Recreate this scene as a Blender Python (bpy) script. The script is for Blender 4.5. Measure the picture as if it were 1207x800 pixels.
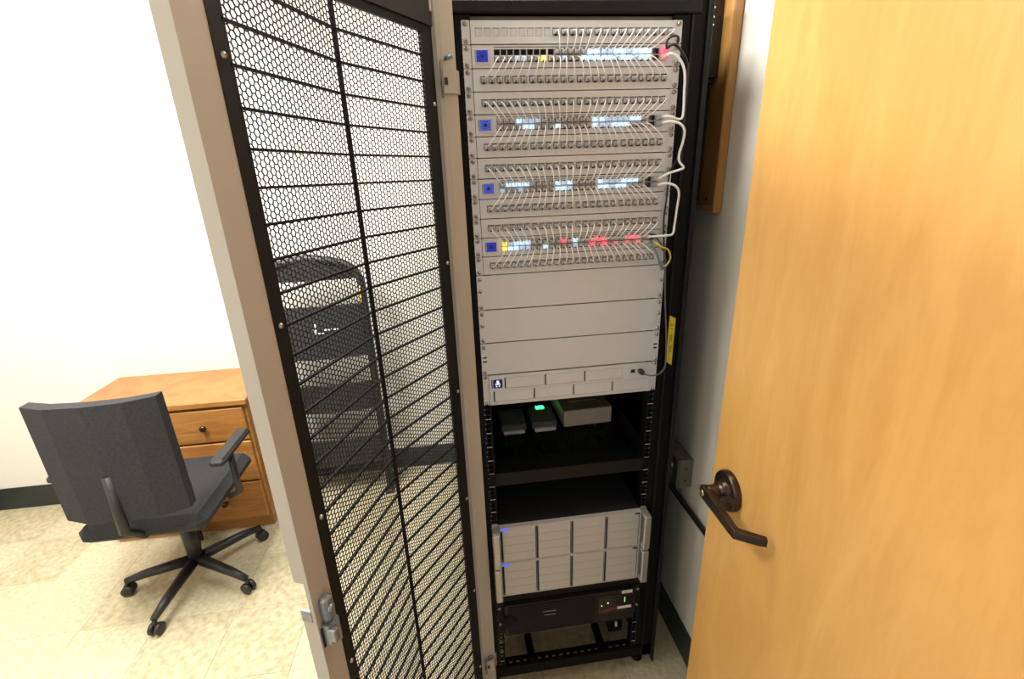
import bpy, math, random
from mathutils import Vector, Matrix
random.seed(7)
for o in list(bpy.data.objects): bpy.data.objects.remove(o)
SC = bpy.context.scene
COL = SC.collection

# ------------------------------------------------------------------ camera
ZO = 1.99                 # height of the top edge of the first rack unit above the floor
U = 0.04445
a_, b_, c_ = 0.1194, -0.3406, -0.0381
fw = Vector((math.sin(a_)*math.cos(b_), math.cos(a_)*math.cos(b_), math.sin(b_)))
rt = Vector((math.cos(a_), -math.sin(a_), 0)); up = rt.cross(fw)
r2 = rt*math.cos(c_) + up*math.sin(c_); u2 = -rt*math.sin(c_) + up*math.cos(c_)
cam = bpy.data.cameras.new('camera'); co = bpy.data.objects.new('camera', cam); COL.objects.link(co)
M = Matrix((( r2.x, u2.x, -fw.x, -0.2983), (r2.y, u2.y, -fw.y, -1.1245), (r2.z, u2.z, -fw.z, -0.3047+ZO), (0,0,0,1)))
co.matrix_world = M
cam.sensor_fit = 'HORIZONTAL'; cam.sensor_width = 36.0; cam.lens = 546.056/1207*36.0
cam.shift_x = 2.0/1207; cam.clip_start = 0.02
SC.camera = co

# ------------------------------------------------------------------ world, exposure, ceiling lights
w = bpy.data.worlds.new('world'); SC.world = w; w.use_nodes = True
w.node_tree.nodes['Background'].inputs[0].default_value = (0.97, 0.98, 1.0, 1)
w.node_tree.nodes['Background'].inputs[1].default_value = 0.5
SC.view_settings.view_transform = 'Standard'; SC.view_settings.look = 'None'
SC.view_settings.gamma = 1.0; SC.view_settings.use_curve_mapping = False
SC.view_settings.exposure = 0.12
CEIL = 2.75
def area(name, x, y, sx, sy, watt, col=(1.0, 0.985, 0.96)):
    l = bpy.data.lights.new(name, 'AREA'); l.shape = 'RECTANGLE'; l.size = sx; l.size_y = sy
    l.energy = watt; l.color = col
    o = bpy.data.objects.new(name, l); COL.objects.link(o); o.location = (x, y, CEIL-0.075)
    o['label'] = 'light of the ceiling fixture'; o['category'] = 'light'
    return o
LIGHTS = [(-0.17, 0.42, 0.30, 1.18, 29), (-1.60, 0.06, 0.58, 1.18, 100)]

# ------------------------------------------------------------------ mesh helpers
class MB:
    def __init__(s): s.v = []; s.f = []; s.m = []; s.s = []
    def add(s, vs, fs, m=0, smooth=False):
        n = len(s.v); s.v += [tuple(q) for q in vs]
        for f in fs: s.f.append([i+n for i in f]); s.m.append(m); s.s.append(smooth)
        return s
    def box(s, x0, x1, y0, y1, z0, z1, m=0):
        vs = [(x,y,z) for z in (z0,z1) for y in (y0,y1) for x in (x0,x1)]
        return s.add(vs, [(0,2,3,1),(4,5,7,6),(0,1,5,4),(2,6,7,3),(0,4,6,2),(1,3,7,5)], m)
    def cbox(s, x0, x1, y0, y1, z0, z1, c=0.001, m=0):
        vs = []; L = ((x0,x1),(y0,y1),(z0,z1))
        def P(k, ax):
            q = []
            for a in range(3):
                b = k >> a & 1; t = L[a][b]
                q.append(t if a == ax else t + (c if b == 0 else -c))
            return tuple(q)
        idx = {}
        for k in range(8):
            for ax in range(3): idx[k,ax] = len(vs); vs.append(P(k,ax))
        fs = []; cx = Vector(((x0+x1)/2,(y0+y1)/2,(z0+z1)/2))
        def ad(f):
            p = [Vector(vs[i]) for i in f]; n = (p[1]-p[0]).cross(p[2]-p[0])
            ctr = sum(p, Vector())/len(p)
            fs.append(tuple(f) if n.dot(ctr-cx) > 0 else tuple(reversed(f)))
        for ax in range(3):
            o1, o2 = [a for a in range(3) if a != ax]
            for b in (0,1):
                k0 = b << ax
                ad([idx[k0,ax], idx[k0|1<<o1,ax], idx[k0|1<<o1|1<<o2,ax], idx[k0|1<<o2,ax]])
            for b1 in (0,1):
                for b2 in (0,1):
                    k0 = b1 << o1 | b2 << o2; k1 = k0 | 1 << ax
                    ad([idx[k0,o1], idx[k1,o1], idx[k1,o2], idx[k0,o2]])
        for k in range(8): ad([idx[k,0], idx[k,1], idx[k,2]])
        return s.add(vs, fs, m)
    def prism(s, poly, z0, z1, m=0):
        ar = sum(poly[i][0]*poly[(i+1)%len(poly)][1]-poly[(i+1)%len(poly)][0]*poly[i][1] for i in range(len(poly)))
        if ar < 0: poly = poly[::-1]
        n = len(poly)
        vs = [(x,y,z0) for x,y in poly] + [(x,y,z1) for x,y in poly]
        fs = [tuple(range(n-1,-1,-1)), tuple(range(n,2*n))] + [(i,(i+1)%n,n+(i+1)%n,n+i) for i in range(n)]
        return s.add(vs, fs, m)
    def sweep(s, poly, p0, p1, ax, ay, m=0):
        # extrude a 2-D outline (in ax, ay) from p0 to p1
        p0, p1, ax, ay = Vector(p0), Vector(p1), Vector(ax), Vector(ay); n = len(poly)
        vs = [p0+ax*a+ay*b for a,b in poly] + [p1+ax*a+ay*b for a,b in poly]
        return s.add(vs, [tuple(range(n-1,-1,-1)), tuple(range(n,2*n))]+[(i,(i+1)%n,n+(i+1)%n,n+i) for i in range(n)], m)
    def tube(s, pts, r, n=6, m=0, smooth=True):
        P = [Vector(q) for q in pts]; vs = []; k = len(P)
        rr = r if isinstance(r,(list,tuple)) else [r]*k
        t0 = (P[1]-P[0]).normalized(); ref = Vector((0,0,1)) if abs(t0.z) < .9 else Vector((1,0,0))
        nx = t0.cross(ref).normalized()
        for i in range(k):
            t = (P[min(i+1,k-1)]-P[max(i-1,0)]).normalized()
            nx = (nx - t*nx.dot(t)).normalized(); ny = t.cross(nx)
            for j in range(n):
                a = 2*math.pi*j/n; vs.append(P[i]+(nx*math.cos(a)+ny*math.sin(a))*rr[i])
        fs = [(i*n+j, i*n+(j+1)%n, (i+1)*n+(j+1)%n, (i+1)*n+j) for i in range(k-1) for j in range(n)]
        s.add(vs, fs, m, smooth)
        b = len(s.v)-k*n
        s.f.append([b+j for j in range(n-1,-1,-1)]); s.m.append(m); s.s.append(False)
        s.f.append([b+(k-1)*n+j for j in range(n)]); s.m.append(m); s.s.append(False)
        return s
    def cyl(s, p0, p1, r0, r1=None, n=12, m=0): return s.tube([p0,p1], [r0, r0 if r1 is None else r1], n, m)
    def lathe(s, prof, o, d, n=20, m=0):
        # prof: (radius, distance along d)
        o, d = Vector(o), Vector(d).normalized()
        ref = Vector((0,0,1)) if abs(d.z) < .9 else Vector((1,0,0)); ax = d.cross(ref).normalized(); ay = d.cross(ax)
        vs = [o+d*h+(ax*math.cos(2*math.pi*j/n)+ay*math.sin(2*math.pi*j/n))*max(r,1e-5) for r,h in prof for j in range(n)]
        k = len(prof)
        fs = [(i*n+j, i*n+(j+1)%n, (i+1)*n+(j+1)%n, (i+1)*n+j) for i in range(k-1) for j in range(n)]
        s.add(vs, fs, m, True)
        b = len(s.v)-k*n
        s.f.append([b+(k-1)*n+j for j in range(n)]); s.m.append(m); s.s.append(False)
        return s
    def plate(s, x0, x1, z0, z1, y0, y1, holes, m=0, back=False):
        # flat plate facing -Y (front at y0, back at y1) with rectangular through-holes
        xs = sorted({x0,x1,*[h[0] for h in holes],*[h[1] for h in holes]}); zs = sorted({z0,z1,*[h[2] for h in holes],*[h[3] for h in holes]})
        e = 1e-7
        hs = set()
        xi = {x:i for i,x in enumerate(xs)}; zi = {z:i for i,z in enumerate(zs)}
        for h in holes:
            for i in range(xi[h[0]], xi[h[1]]):
                for j in range(zi[h[2]], zi[h[3]]): hs.add((i,j))
        # merge runs along x for each z band
        for j in range(len(zs)-1):
            i = 0
            while i < len(xs)-1:
                if (i,j) in hs: i += 1; continue
                k = i
                while k < len(xs)-1 and (k,j) not in hs: k += 1
                A, B, C, D = xs[i], xs[k], zs[j], zs[j+1]
                s.add([(A,y0,C),(B,y0,C),(B,y0,D),(A,y0,D)], [(0,1,2,3)], m)
                if back: s.add([(A,y1,C),(B,y1,C),(B,y1,D),(A,y1,D)], [(3,2,1,0)], m)
                i = k
        def ring(A,B,C,D,flip):
            vs = [(A,y0,C),(B,y0,C),(B,y0,D),(A,y0,D),(A,y1,C),(B,y1,C),(B,y1,D),(A,y1,D)]
            fs = [(0,4,5,1),(1,5,6,2),(2,6,7,3),(3,7,4,0)]
            s.add(vs, [f[::-1] for f in fs] if flip else fs, m)
        ring(x0,x1,z0,z1,False)
        for h in holes: ring(h[0],h[1],h[2],h[3],True)
        return s
    def mesh(s, name, mats):
        me = bpy.data.meshes.new(name); me.from_pydata(s.v, [], s.f)
        for q in (mats if isinstance(mats,(list,tuple)) else [mats]): me.materials.append(q)
        me.polygons.foreach_set('material_index', s.m); me.polygons.foreach_set('use_smooth', s.s)
        me.update(); return me

def link(name, data, parent=None, loc=(0,0,0), rot=None):
    o = bpy.data.objects.new(name, data); COL.objects.link(o); o.location = loc
    if rot: o.rotation_euler = rot
    if parent: o.parent = parent
    return o
def ob(name, mb, mats, parent=None, loc=(0,0,0), rot=None):
    return link(name, mb.mesh(name, mats) if isinstance(mb, MB) else mb, parent, loc, rot)
def tag(o, label, cat=None, group=None, kind=None):
    o['label'] = label
    if cat: o['category'] = cat
    if group: o['group'] = group
    if kind: o['kind'] = kind
    return o
def thing(name, label, cat, loc=(0,0,0), rz=0, group=None):
    return tag(link(name, None, None, loc, (0,0,rz)), label, cat, group)
def bez(p0, p1, p2, p3, n=12):
    p0,p1,p2,p3 = map(Vector,(p0,p1,p2,p3)); o = []
    for i in range(n+1):
        t = i/n; q = 1-t; o.append(p0*q**3+p1*3*q*q*t+p2*3*q*t*t+p3*t**3)
    return o
def spline(pts, per=6):
    P = [Vector(q) for q in pts]; P = [P[0]*2-P[1]]+P+[P[-1]*2-P[-2]]; o = []
    for i in range(1,len(P)-2):
        a,b,c,d = P[i-1:i+3]
        for k in range(per):
            t = k/per
            o.append(.5*((2*b)+(c-a)*t+(2*a-5*b+4*c-d)*t*t+(3*b-a-3*c+d)*t**3))
    o.append(P[-2]); return o
def textmesh(txt, size):
    cu = bpy.data.curves.new('t','FONT'); cu.body = txt; cu.size = size; cu.align_x = 'CENTER'; cu.align_y = 'CENTER'; cu.resolution_u = 2
    o = bpy.data.objects.new('t', cu); COL.objects.link(o); bpy.context.view_layer.update()
    me = bpy.data.meshes.new_from_object(o.evaluated_get(bpy.context.evaluated_depsgraph_get()))
    bpy.data.objects.remove(o); bpy.data.curves.remove(cu)
    vs = [tuple(v.co) for v in me.vertices]; fs = [tuple(p.vertices) for p in me.polygons]; bpy.data.meshes.remove(me)
    return vs, fs
def addtext(mb, txt, size, x, y, z, m=0):     # text facing -Y
    vs, fs = textmesh(txt, size)
    mb.add([(x+q[0], y, z+q[1]) for q in vs], fs, m)

# ------------------------------------------------------------------ materials
def mat(name, col, rough=0.5, metal=0.0, var=0.0, scale=20.0, bump=0.0, bscale=None, stretch=None, col2=None, spec=None, emit=None, es=0.0, coat=0.0):
    m = bpy.data.materials.new(name); m.use_nodes = True; nt = m.node_tree; N = nt.nodes; L = nt.links
    p = N['Principled BSDF']; p.inputs['Base Color'].default_value = (*col,1); p.inputs['Roughness'].default_value = rough; p.inputs['Metallic'].default_value = metal
    if spec is not None: p.inputs['Specular IOR Level'].default_value = spec
    if coat: p.inputs['Coat Weight'].default_value = coat; p.inputs['Coat Roughness'].default_value = .15
    if emit: p.inputs['Emission Color'].default_value = (*emit,1); p.inputs['Emission Strength'].default_value = es
    tc = N.new('ShaderNodeTexCoord'); mp = N.new('ShaderNodeMapping'); L.new(tc.outputs['Object'], mp.inputs[0])
    if stretch: mp.inputs['Scale'].default_value = stretch
    nz = N.new('ShaderNodeTexNoise'); nz.inputs['Scale'].default_value = scale; nz.inputs['Detail'].default_value = 5; L.new(mp.outputs[0], nz.inputs[0])
    if var or col2:
        c2 = col2 or tuple(max(0,q*(1-var)) for q in col); c1 = col if col2 else tuple(min(1,q*(1+var)) for q in col)
        rp = N.new('ShaderNodeValToRGB'); rp.color_ramp.elements[0].position = .35; rp.color_ramp.elements[1].position = .65
        rp.color_ramp.elements[0].color = (*c2,1); rp.color_ramp.elements[1].color = (*c1,1)
        L.new(nz.outputs['Fac'], rp.inputs[0]); L.new(rp.outputs[0], p.inputs['Base Color'])
    if bump:
        bp = N.new('ShaderNodeBump'); bp.inputs['Strength'].default_value = bump; bp.inputs['Distance'].default_value = .002
        n2 = nz
        if bscale:
            n2 = N.new('ShaderNodeTexNoise'); n2.inputs['Scale'].default_value = bscale; L.new(tc.outputs['Object'], n2.inputs[0])
        L.new(n2.outputs['Fac'], bp.inputs['Height']); L.new(bp.outputs[0], p.inputs['Normal'])
    return m
def wood(name, c1, c2, rough, sc=(1,1,1), grain=9.0, coat=0.2, bump=.05):
    m = mat(name, c1, rough, coat=coat); nt = m.node_tree; N = nt.nodes; L = nt.links; p = N['Principled BSDF']
    tc = N.new('ShaderNodeTexCoord'); mp = N.new('ShaderNodeMapping'); mp.inputs['Scale'].default_value = sc; L.new(tc.outputs['Object'], mp.inputs[0])
    n1 = N.new('ShaderNodeTexNoise'); n1.inputs['Scale'].default_value = grain; n1.inputs['Detail'].default_value = 6; n1.inputs['Distortion'].default_value = 1.6; L.new(mp.outputs[0], n1.inputs[0])
    n2 = N.new('ShaderNodeTexNoise'); n2.inputs['Scale'].default_value = grain*9; n2.inputs['Detail'].default_value = 3; L.new(mp.outputs[0], n2.inputs[0])
    mx = N.new('ShaderNodeMath'); mx.operation = 'MULTIPLY_ADD'; mx.inputs[1].default_value = .35; L.new(n2.outputs['Fac'], mx.inputs[0]); L.new(n1.outputs['Fac'], mx.inputs[2])
    rp = N.new('ShaderNodeValToRGB'); rp.color_ramp.elements[0].position = .42; rp.color_ramp.elements[1].position = .92
    rp.color_ramp.elements[0].color = (*c2,1); rp.color_ramp.elements[1].color = (*c1,1)
    L.new(mx.outputs[0], rp.inputs[0]); L.new(rp.outputs[0], p.inputs['Base Color'])
    return m
PAINT = mat('wall_paint', (.68,.655,.59), .7, var=.02, scale=3, bump=.08, bscale=160)
CEILM = mat('ceiling_white', (.78,.77,.74), .9, var=.03, scale=40, bump=.2, bscale=90)
TILE = mat('vinyl_tile', (.58,.52,.36), .42, scale=55, col2=(.46,.40,.25), bump=.03, bscale=120)
TILEB = mat('vinyl_tile_worn', (.55,.48,.32), .45, scale=34, col2=(.38,.32,.18), bump=.03, bscale=120)
GROUT = mat('tile_bed', (.16,.13,.09), .9, var=.2, scale=60)
BASEB = mat('cove_base_rubber', (.018,.024,.024), .45, var=.1, scale=8)
BLACK = mat('rack_black', (.004,.004,.0042), .55, spec=.14, var=.12, scale=30, bump=.03, bscale=400)
BLACK2 = mat('rack_edge_black', (.009,.0085,.008), .5, spec=.2, var=.1, scale=30, bump=.03, bscale=400)
MESHM = mat('mesh_black', (.004,.004,.004), .55, spec=.2, var=.1, scale=60)
BRONZE = mat('door_top_dark', (.016,.013,.010), .5, spec=.3, var=.1, scale=10)
BEIGE = mat('beige_enamel', (.45,.405,.35), .38, var=.02, scale=6, bump=.04, bscale=300)
GREY = mat('silver_panel', (.61,.62,.645), .42, metal=.1, var=.015, scale=30, bump=.015, bscale=500)
GREYD = mat('keystone_grey', (.44,.445,.455), .45, var=.05, scale=200)
BLANKM = mat('keystone_blank', (.54,.55,.57), .45, var=.03, scale=200)
DARK = mat('port_dark', (.012,.012,.013), .6, var=.1, scale=100)
CABLE = mat('cable_white', (.88,.87,.85), .38, var=.02, scale=60)
CABLEK = mat('cable_black', (.012,.010,.012), .4, var=.1, scale=60)
CABLEG = mat('cable_grey', (.10,.10,.10), .4, var=.1, scale=60)
TEAL = mat('cable_teal', (.12,.25,.25), .4, var=.1, scale=60)
YEL = mat('cable_yellow', (.75,.55,.06), .4, var=.1, scale=60)
PLUG = mat('plug_clear', (.47,.45,.43), .25, var=.06, scale=300)
def lit(n, c, s): return mat(n, tuple(min(1,q*.7+.2) for q in c), .3, var=.04, scale=300, emit=c, es=s)
LITW = lit('plug_lit_white', (.62,.84,1.0), .6); LITD = lit('plug_lit_dim', (.6,.78,1.0), .15)
LITY = lit('plug_lit_yellow', (1.0,.72,.08), .8); LITR = lit('plug_lit_red', (1.0,.06,.13), .9); LITP = lit('plug_lit_pink', (1.0,.35,.35), .14)
SCREW = mat('nickel_screw', (.50,.47,.42), .28, metal=.9, var=.1, scale=200)
SCRBLUE = mat('screen_blue', (.01,.02,.25), .2, emit=(.01,.025,.55), es=.5, var=.1, scale=200)
SCRBLUE2 = mat('screen_pale_blue', (.03,.06,.3), .2, emit=(.05,.09,.48), es=.6, var=.15, scale=900)
SCRNAVY = mat('screen_navy', (.003,.004,.03), .2, emit=(.005,.008,.10), es=.4, var=.1, scale=200)
SCRWHITE = mat('screen_white', (.8,.85,.9), .2, emit=(.7,.85,1.0), es=.9, var=.02, scale=200)
LEDBLUE = mat('led_blue', (.02,.05,.8), .3, emit=(.05,.10,1.0), es=1.2, var=.02, scale=200)
LEDGREEN = mat('led_green', (.02,.6,.1), .3, emit=(.02,1.0,.10), es=9.0, var=.02, scale=200)
LEDG2 = mat('led_green_small', (.3,.8,.1), .3, emit=(.6,1.0,.35), es=.7, var=.02, scale=200)
LEDW = mat('led_pale', (.8,.9,.6), .3, emit=(.8,1.0,.6), es=.9, var=.02, scale=200)
SRV = mat('server_bay_grey', (.53,.515,.49), .42, metal=.15, var=.02, scale=40, bump=.01, bscale=500)
SRVT = mat('server_top_steel', (.030,.030,.031), .45, metal=.3, var=.06, scale=12)
ALU = mat('handle_alu', (.55,.53,.48), .33, metal=.6, var=.04, scale=60)
UPSM = mat('ups_plastic', (.014,.011,.011), .5, spec=.3, var=.08, scale=60)
UPSD = mat('ups_display', (.008,.008,.009), .2, var=.1, scale=60)
STICK = mat('sticker_white', (.82,.80,.76), .5, var=.03, scale=80)
INK = mat('ink_black', (.02,.02,.02), .6, var=.1, scale=80)
INKG = mat('ink_grey', (.22,.20,.21), .6, var=.1, scale=80)
REDINK = mat('trim_dark_red', (.12,.012,.018), .4, var=.1, scale=80)
YTAG = mat('tag_yellow', (.62,.50,.01), .5, var=.05, scale=80)
CARD = mat('carton_white', (.50,.44,.35), .7, var=.05, scale=40)
CARDT = mat('carton_top', (.16,.13,.09), .7, var=.15, scale=40)
DEV = mat('device_black', (.10,.103,.107), .35, var=.15, scale=60, stretch=(1,6,1))
DEVW = mat('device_white', (.55,.55,.56), .4, var=.05, scale=80)
STEEL = mat('zinc_latch', (.30,.32,.34), .35, metal=.7, var=.12, scale=80)
STEELB = mat('pin_blue_grey', (.14,.20,.25), .4, metal=.3, var=.1, scale=80)
MAPLE = wood('door_maple', (.70,.39,.115), (.60,.31,.08), .34, (1.6,1.6,.32), 7.0)
OAKB = wood('board_oak', (.46,.245,.07), (.34,.155,.035), .42, (1,3.0,.5), 8.0)
OAK = wood('oak_furniture', (.42,.19,.045), (.27,.10,.018), .4, (.5,.5,4.0), 7.0)
OB_BRONZE = mat('oil_rubbed_bronze', (.065,.043,.032), .30, metal=.85, var=.25, scale=30)
BRASS = mat('brass_key', (.5,.38,.22), .3, metal=.9, var=.1, scale=80)
PLASTICK = mat('black_plastic', (.014,.014,.014), .45, var=.15, scale=40, bump=.05, bscale=200)
FABRIC = mat('black_fabric', (.02,.02,.021), .85, var=.25, scale=120, bump=.2, bscale=500)
BOXG = mat('wall_box_grey', (.17,.165,.13), .5, metal=.3, var=.08, scale=40)
REFLBLUE = mat('painted_blue_reflection', (.02,.035,.09), .12, var=.2, scale=10)  # blue of a reflection, put into the colour
DIFFUSER = mat('light_diffuser', (.9,.9,.88), .6, emit=(1,.95,.86), es=3.0, var=.01, scale=5)
WHITEM = mat('white_metal', (.8,.8,.78), .5, var=.02, scale=20)
TRIMM = mat('door_frame_paint', (.20,.16,.12), .5, var=.05, scale=20)

# ------------------------------------------------------------------ room
XR, XL, YB, YF = 0.43, -3.0, 1.40, -1.23
def struct(name, mb, m, label, parent=None):
    o = ob(name, mb, m, parent); o['kind'] = 'structure'; o['label'] = label; return o
fl = struct('floor', MB().box(XL-.1, XR+.1, YF-.14, YB+.1, -.12, -.004), GROUT, 'cream vinyl tile floor of the small equipment room')
P = .3048
tm = MB().cbox(-P/2+.0004, P/2-.0004, -P/2+.0004, P/2-.0004, -.004, 0, .0005)
tms = [tm.mesh('floor_tile', TILE), tm.mesh('floor_tile', TILEB)]
for i in range(-7, 5):
    for j in range(-5, 4):
        x = -1.005+.3048*i+P/2; y = .485+.3048*j+P/2
        if x-P/2 < XL-.15 or x+P/2 > XR+.2 or y-P/2 < YF-.1 or y+P/2 > YB+.25: continue
        o = link('floor_tile', tms[1 if random.random() < .35 else 0], fl, (x,y,0), (0,0,random.choice((0,math.pi/2,math.pi))))
struct('ceiling', MB().box(XL-.1, XR+.1, YF-.1, YB+.1, CEIL, CEIL+.1), CEILM, 'white textured ceiling over the room')
struct('wall_right', MB().box(XR, XR+.1, YF-.1, YB+.1, -.1, CEIL), PAINT, 'cream wall beside the rack behind the open door')
struct('wall_back', MB().box(XL-.1, XR, YB, YB+.1, -.1, CEIL), PAINT, 'cream wall behind the rack and the mesh door')
struct('wall_left', MB().box(XL-.1, XL, YF-.1, YB, -.1, CEIL), PAINT, 'cream wall on the far left of the room')
DX0, DX1, DH = -.755, .215, 2.14
struct('wall_front', MB().box(XL, DX0, YF-.1, YF, -.1, CEIL).box(DX1, XR, YF-.1, YF, -.1, CEIL).box(DX0, DX1, YF-.1, YF, DH, CEIL), PAINT, 'cream wall with the doorway the picture is taken from')
def base(name, x0, x1, y0, y1, lab): struct(name, MB().cbox(x0,x1,y0,y1,0,.137,.002), BASEB, lab)
base('baseboard_right', XR-.006, XR, YF, YB, 'black rubber cove base on the right wall')
base('baseboard_back', XL, XR-.006, YB-.006, YB, 'black rubber cove base on the back wall')
base('baseboard_left', XL, XL+.006, YF, YB-.006, 'black rubber cove base on the left wall')
tr = MB()
tr.cbox(DX0-.05, DX0, YF-.115, YF+.015, 0, DH+.05, .003).cbox(DX1, DX1+.05, YF-.115, YF+.015, 0, DH+.05, .003).cbox(DX0, DX1, YF-.115, YF+.015, DH, DH+.05, .003)
struct('trim_1', tr, TRIMM, 'brown metal frame around the doorway')
for k,(x,y,sx,sy,wt) in enumerate(LIGHTS):
    t = thing('ceiling_light', ['narrow white ceiling light above the rack', 'wide white ceiling light over the left of the room'][k], 'light', (x,y,CEIL-.07))
    ob('housing', MB().box(-sx/2-.02,-sx/2,-sy/2-.02,sy/2+.02,0,.07).box(sx/2,sx/2+.02,-sy/2-.02,sy/2+.02,0,.07).box(-sx/2,sx/2,-sy/2-.02,-sy/2,0,.07).box(-sx/2,sx/2,sy/2,sy/2+.02,0,.07), WHITEM, t)
    ob('diffuser', MB().box(-sx/2,sx/2,-sy/2,sy/2,.01,.02), DIFFUSER, t)
    l = area('ceiling_lamp', 0, 0, sx*.95, sy*.95, wt); l.parent = t; l.location = (0,0,-.004)
    for q in ('label','category'): del l[q]

# ------------------------------------------------------------------ rack cabinet
rack = thing('server_rack', 'tall black server rack cabinet with its perforated beige door swung open', 'server rack')
RX, RD, RT = .31, .95, ZO+.075
Z = lambda z: z+ZO
# corner posts: folded profile with two lips
def post(x, y, sx, sy):
    pts = [(0,0),(.048,0),(.048,.012),(.036,.012),(.036,.020),(.020,.020),(.020,.060),(0,.060)]
    return MB().prism([(x+sx*a, y+sy*b) for a,b in pts], .045, RT-.02)
for x,sx in ((-RX,1),(RX,-1)):
    ob('corner_post', post(x, 0, sx, 1), BLACK, rack)
    ob('corner_post', post(x, RD, sx, -1), BLACK, rack)
ob('post_trim', MB().cbox(RX-.012, RX, -.008, 0, .03, RT-.005, .002), BLACK2, rack)
ob('post_trim', MB().cbox(RX-.047, RX-.042, -.004, 0, .05, Z(.01), .001), BLACK2, rack)
ob('side_panel', MB().cbox(RX+.001, RX+.006, .01, RD-.01, .10, RT-.01, .001), BLACK, rack)
ob('side_panel', MB().cbox(-RX-.006, -RX-.001, .01, RD-.01, .10, RT-.01, .001), BLACK, rack)
ob('rear_panel', MB().cbox(-RX, RX, RD, RD+.012, .13, RT-.01, .001), BLACK, rack)
ob('top_panel', MB().cbox(-RX, RX, 0, RD, RT-.02, RT, .003), BLACK, rack)
ob('top_beam', MB().cbox(-.262, .285, -.006, .03, Z(.012), Z(.036), .003), BLACK2, rack)
ob('top_beam', MB().cbox(-RX+.02, RX-.02, 0, .02, Z(.040), RT-.02, .002), BLACK, rack)
ob('cross_member', MB().cbox(-.236, .236, .008, .03, Z(.0025), Z(.0095), .001), mat('dull_grey_strip',(.12,.115,.10),.5,var=.05,scale=30), rack)
# front and rear mounting rails with square holes
def rail(sg):
    a, b = sorted((sg*.2215, sg*.2625)); hs = []
    z1 = Z(.0); z0 = .10
    n = 0
    while True:
        zt = z1-n*U
        if zt-U < z0: break
        for d in (.00635, .022225, .0381): hs.append((sg*.2325-.0047, sg*.2325+.0047, zt-d-.0047, zt-d+.0047))
        n += 1
    m = MB().plate(a, b, z0, Z(.01), .0012, .0032, hs)
    x = sg*.2625
    m.box(min(x,x-sg*.002), max(x,x-sg*.002), .0032, .05, z0, Z(.01))
    x = sg*.2215
    m.box(min(x,x+sg*.002), max(x,x+sg*.002), .0032, .03, z0, Z(.01))
    return m, n
for sg in (-1,1):
    m, n = rail(sg)
    r = ob('mounting_rail', m, BLACK, rack)
    tk = MB(); dot = MB()
    for k in range(n+1):
        zt = Z(0)-k*U
        tk.box(sg*.2325-.0075, sg*.2325+.0075, .0006, .00125, zt-.0006, zt+.0006)
        for d in (.0142,.0302):
            x0 = sg*.2325+(.0065 if sg > 0 else -.0075)-.001
            dot.lathe([(.0016,0),(.0012,.0006)], (x0, .0012, zt-d), (0,-1,0), 8)
    ob('unit_marks', tk, STICK, r)['kind'] = 'stuff'; d = ob('rim_glint', dot, mat('rim_glint_grey',(.25,.25,.25),.4,metal=.5,var=.1,scale=90), r); d['kind'] = 'stuff'  # grey dots painted in for the glints on the square-hole rims
    ob('mounting_rail', MB().box(min(sg*.2215,sg*.2625), max(sg*.2215,sg*.2625), .70, .702, .10, Z(.01)).box(min(sg*.2625,sg*.2605), max(sg*.2625,sg*.2605), .66, .70, .10, Z(.01)), BLACK, rack)
    # side frame ties
    for z in (.13, .75, 1.35, 1.93):
        ob('side_tie', MB().cbox(min(sg*.2645,sg*.289), max(sg*.2645,sg*.289), .03, .75, z-.015, z+.015, .002), BLACK, rack)
    ob('cable_trough', MB().box(min(sg*.266,sg*.288), max(sg*.266,sg*.288), .045, .05, .12, Z(-.02)), BLACK, rack)
# base
hs = [(-.235+.0255*k, -.235+.0255*k+.012, .0) for k in range(19)]
bm = MB().cbox(-.262, .262, -.004, .003, .052, .094, .001)
b = ob('base_beam', bm, BLACK, rack)
# top flange of the base beam, pierced with oval holes
fl2 = MB().plate(-.262, .262, .004, .034, -.094, -.092, [(q[0], q[1], .010, .018) for q in hs], back=True)
fl2.v = [(x, z, -y) for x,y,z in fl2.v]; fl2.f = [f[::-1] for f in fl2.f]
ob('pierced_flange', fl2, BLACK, b)
ob('base_beam', MB().cbox(-.30, .30, RD-.05, RD-.01, .05, .10, .002), BLACK, rack)
for x in (-.126, .131):
    ob('base_runner', MB().cbox(x-.0125, x+.0125, .035, RD-.05, .055, .075, .001), BLACK, rack)
for sg in (-1,1):
    ob('base_runner', MB().cbox(min(sg*.265,sg*.30), max(sg*.265,sg*.30), .0, RD-.05, .045, .10, .002), BLACK, rack)
    for y in (.03, RD-.06):
        ob('levelling_foot', MB().lathe([(.0,0),(.018,0),(.020,.004),(.018,.010),(.007,.014),(.006,.05)], (sg*.262,y,0), (0,0,1), 14), BLACK, rack)
ob('right_skirt', MB().prism([(RX-.003,-.006),(RX,-.006),(RX,.02),(RX-.003,.02)], .012, .30), BLACK2, rack)
# power strip in the lower right corner of the rack
ps = ob('cable_manager', MB().cbox(.165,.215,.06,.11,.10,.20,.004), BLACK, rack)
ob('connector', MB().cbox(.185,.192,.052,.06,.135,.155,.001), STICK, ps)

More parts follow.
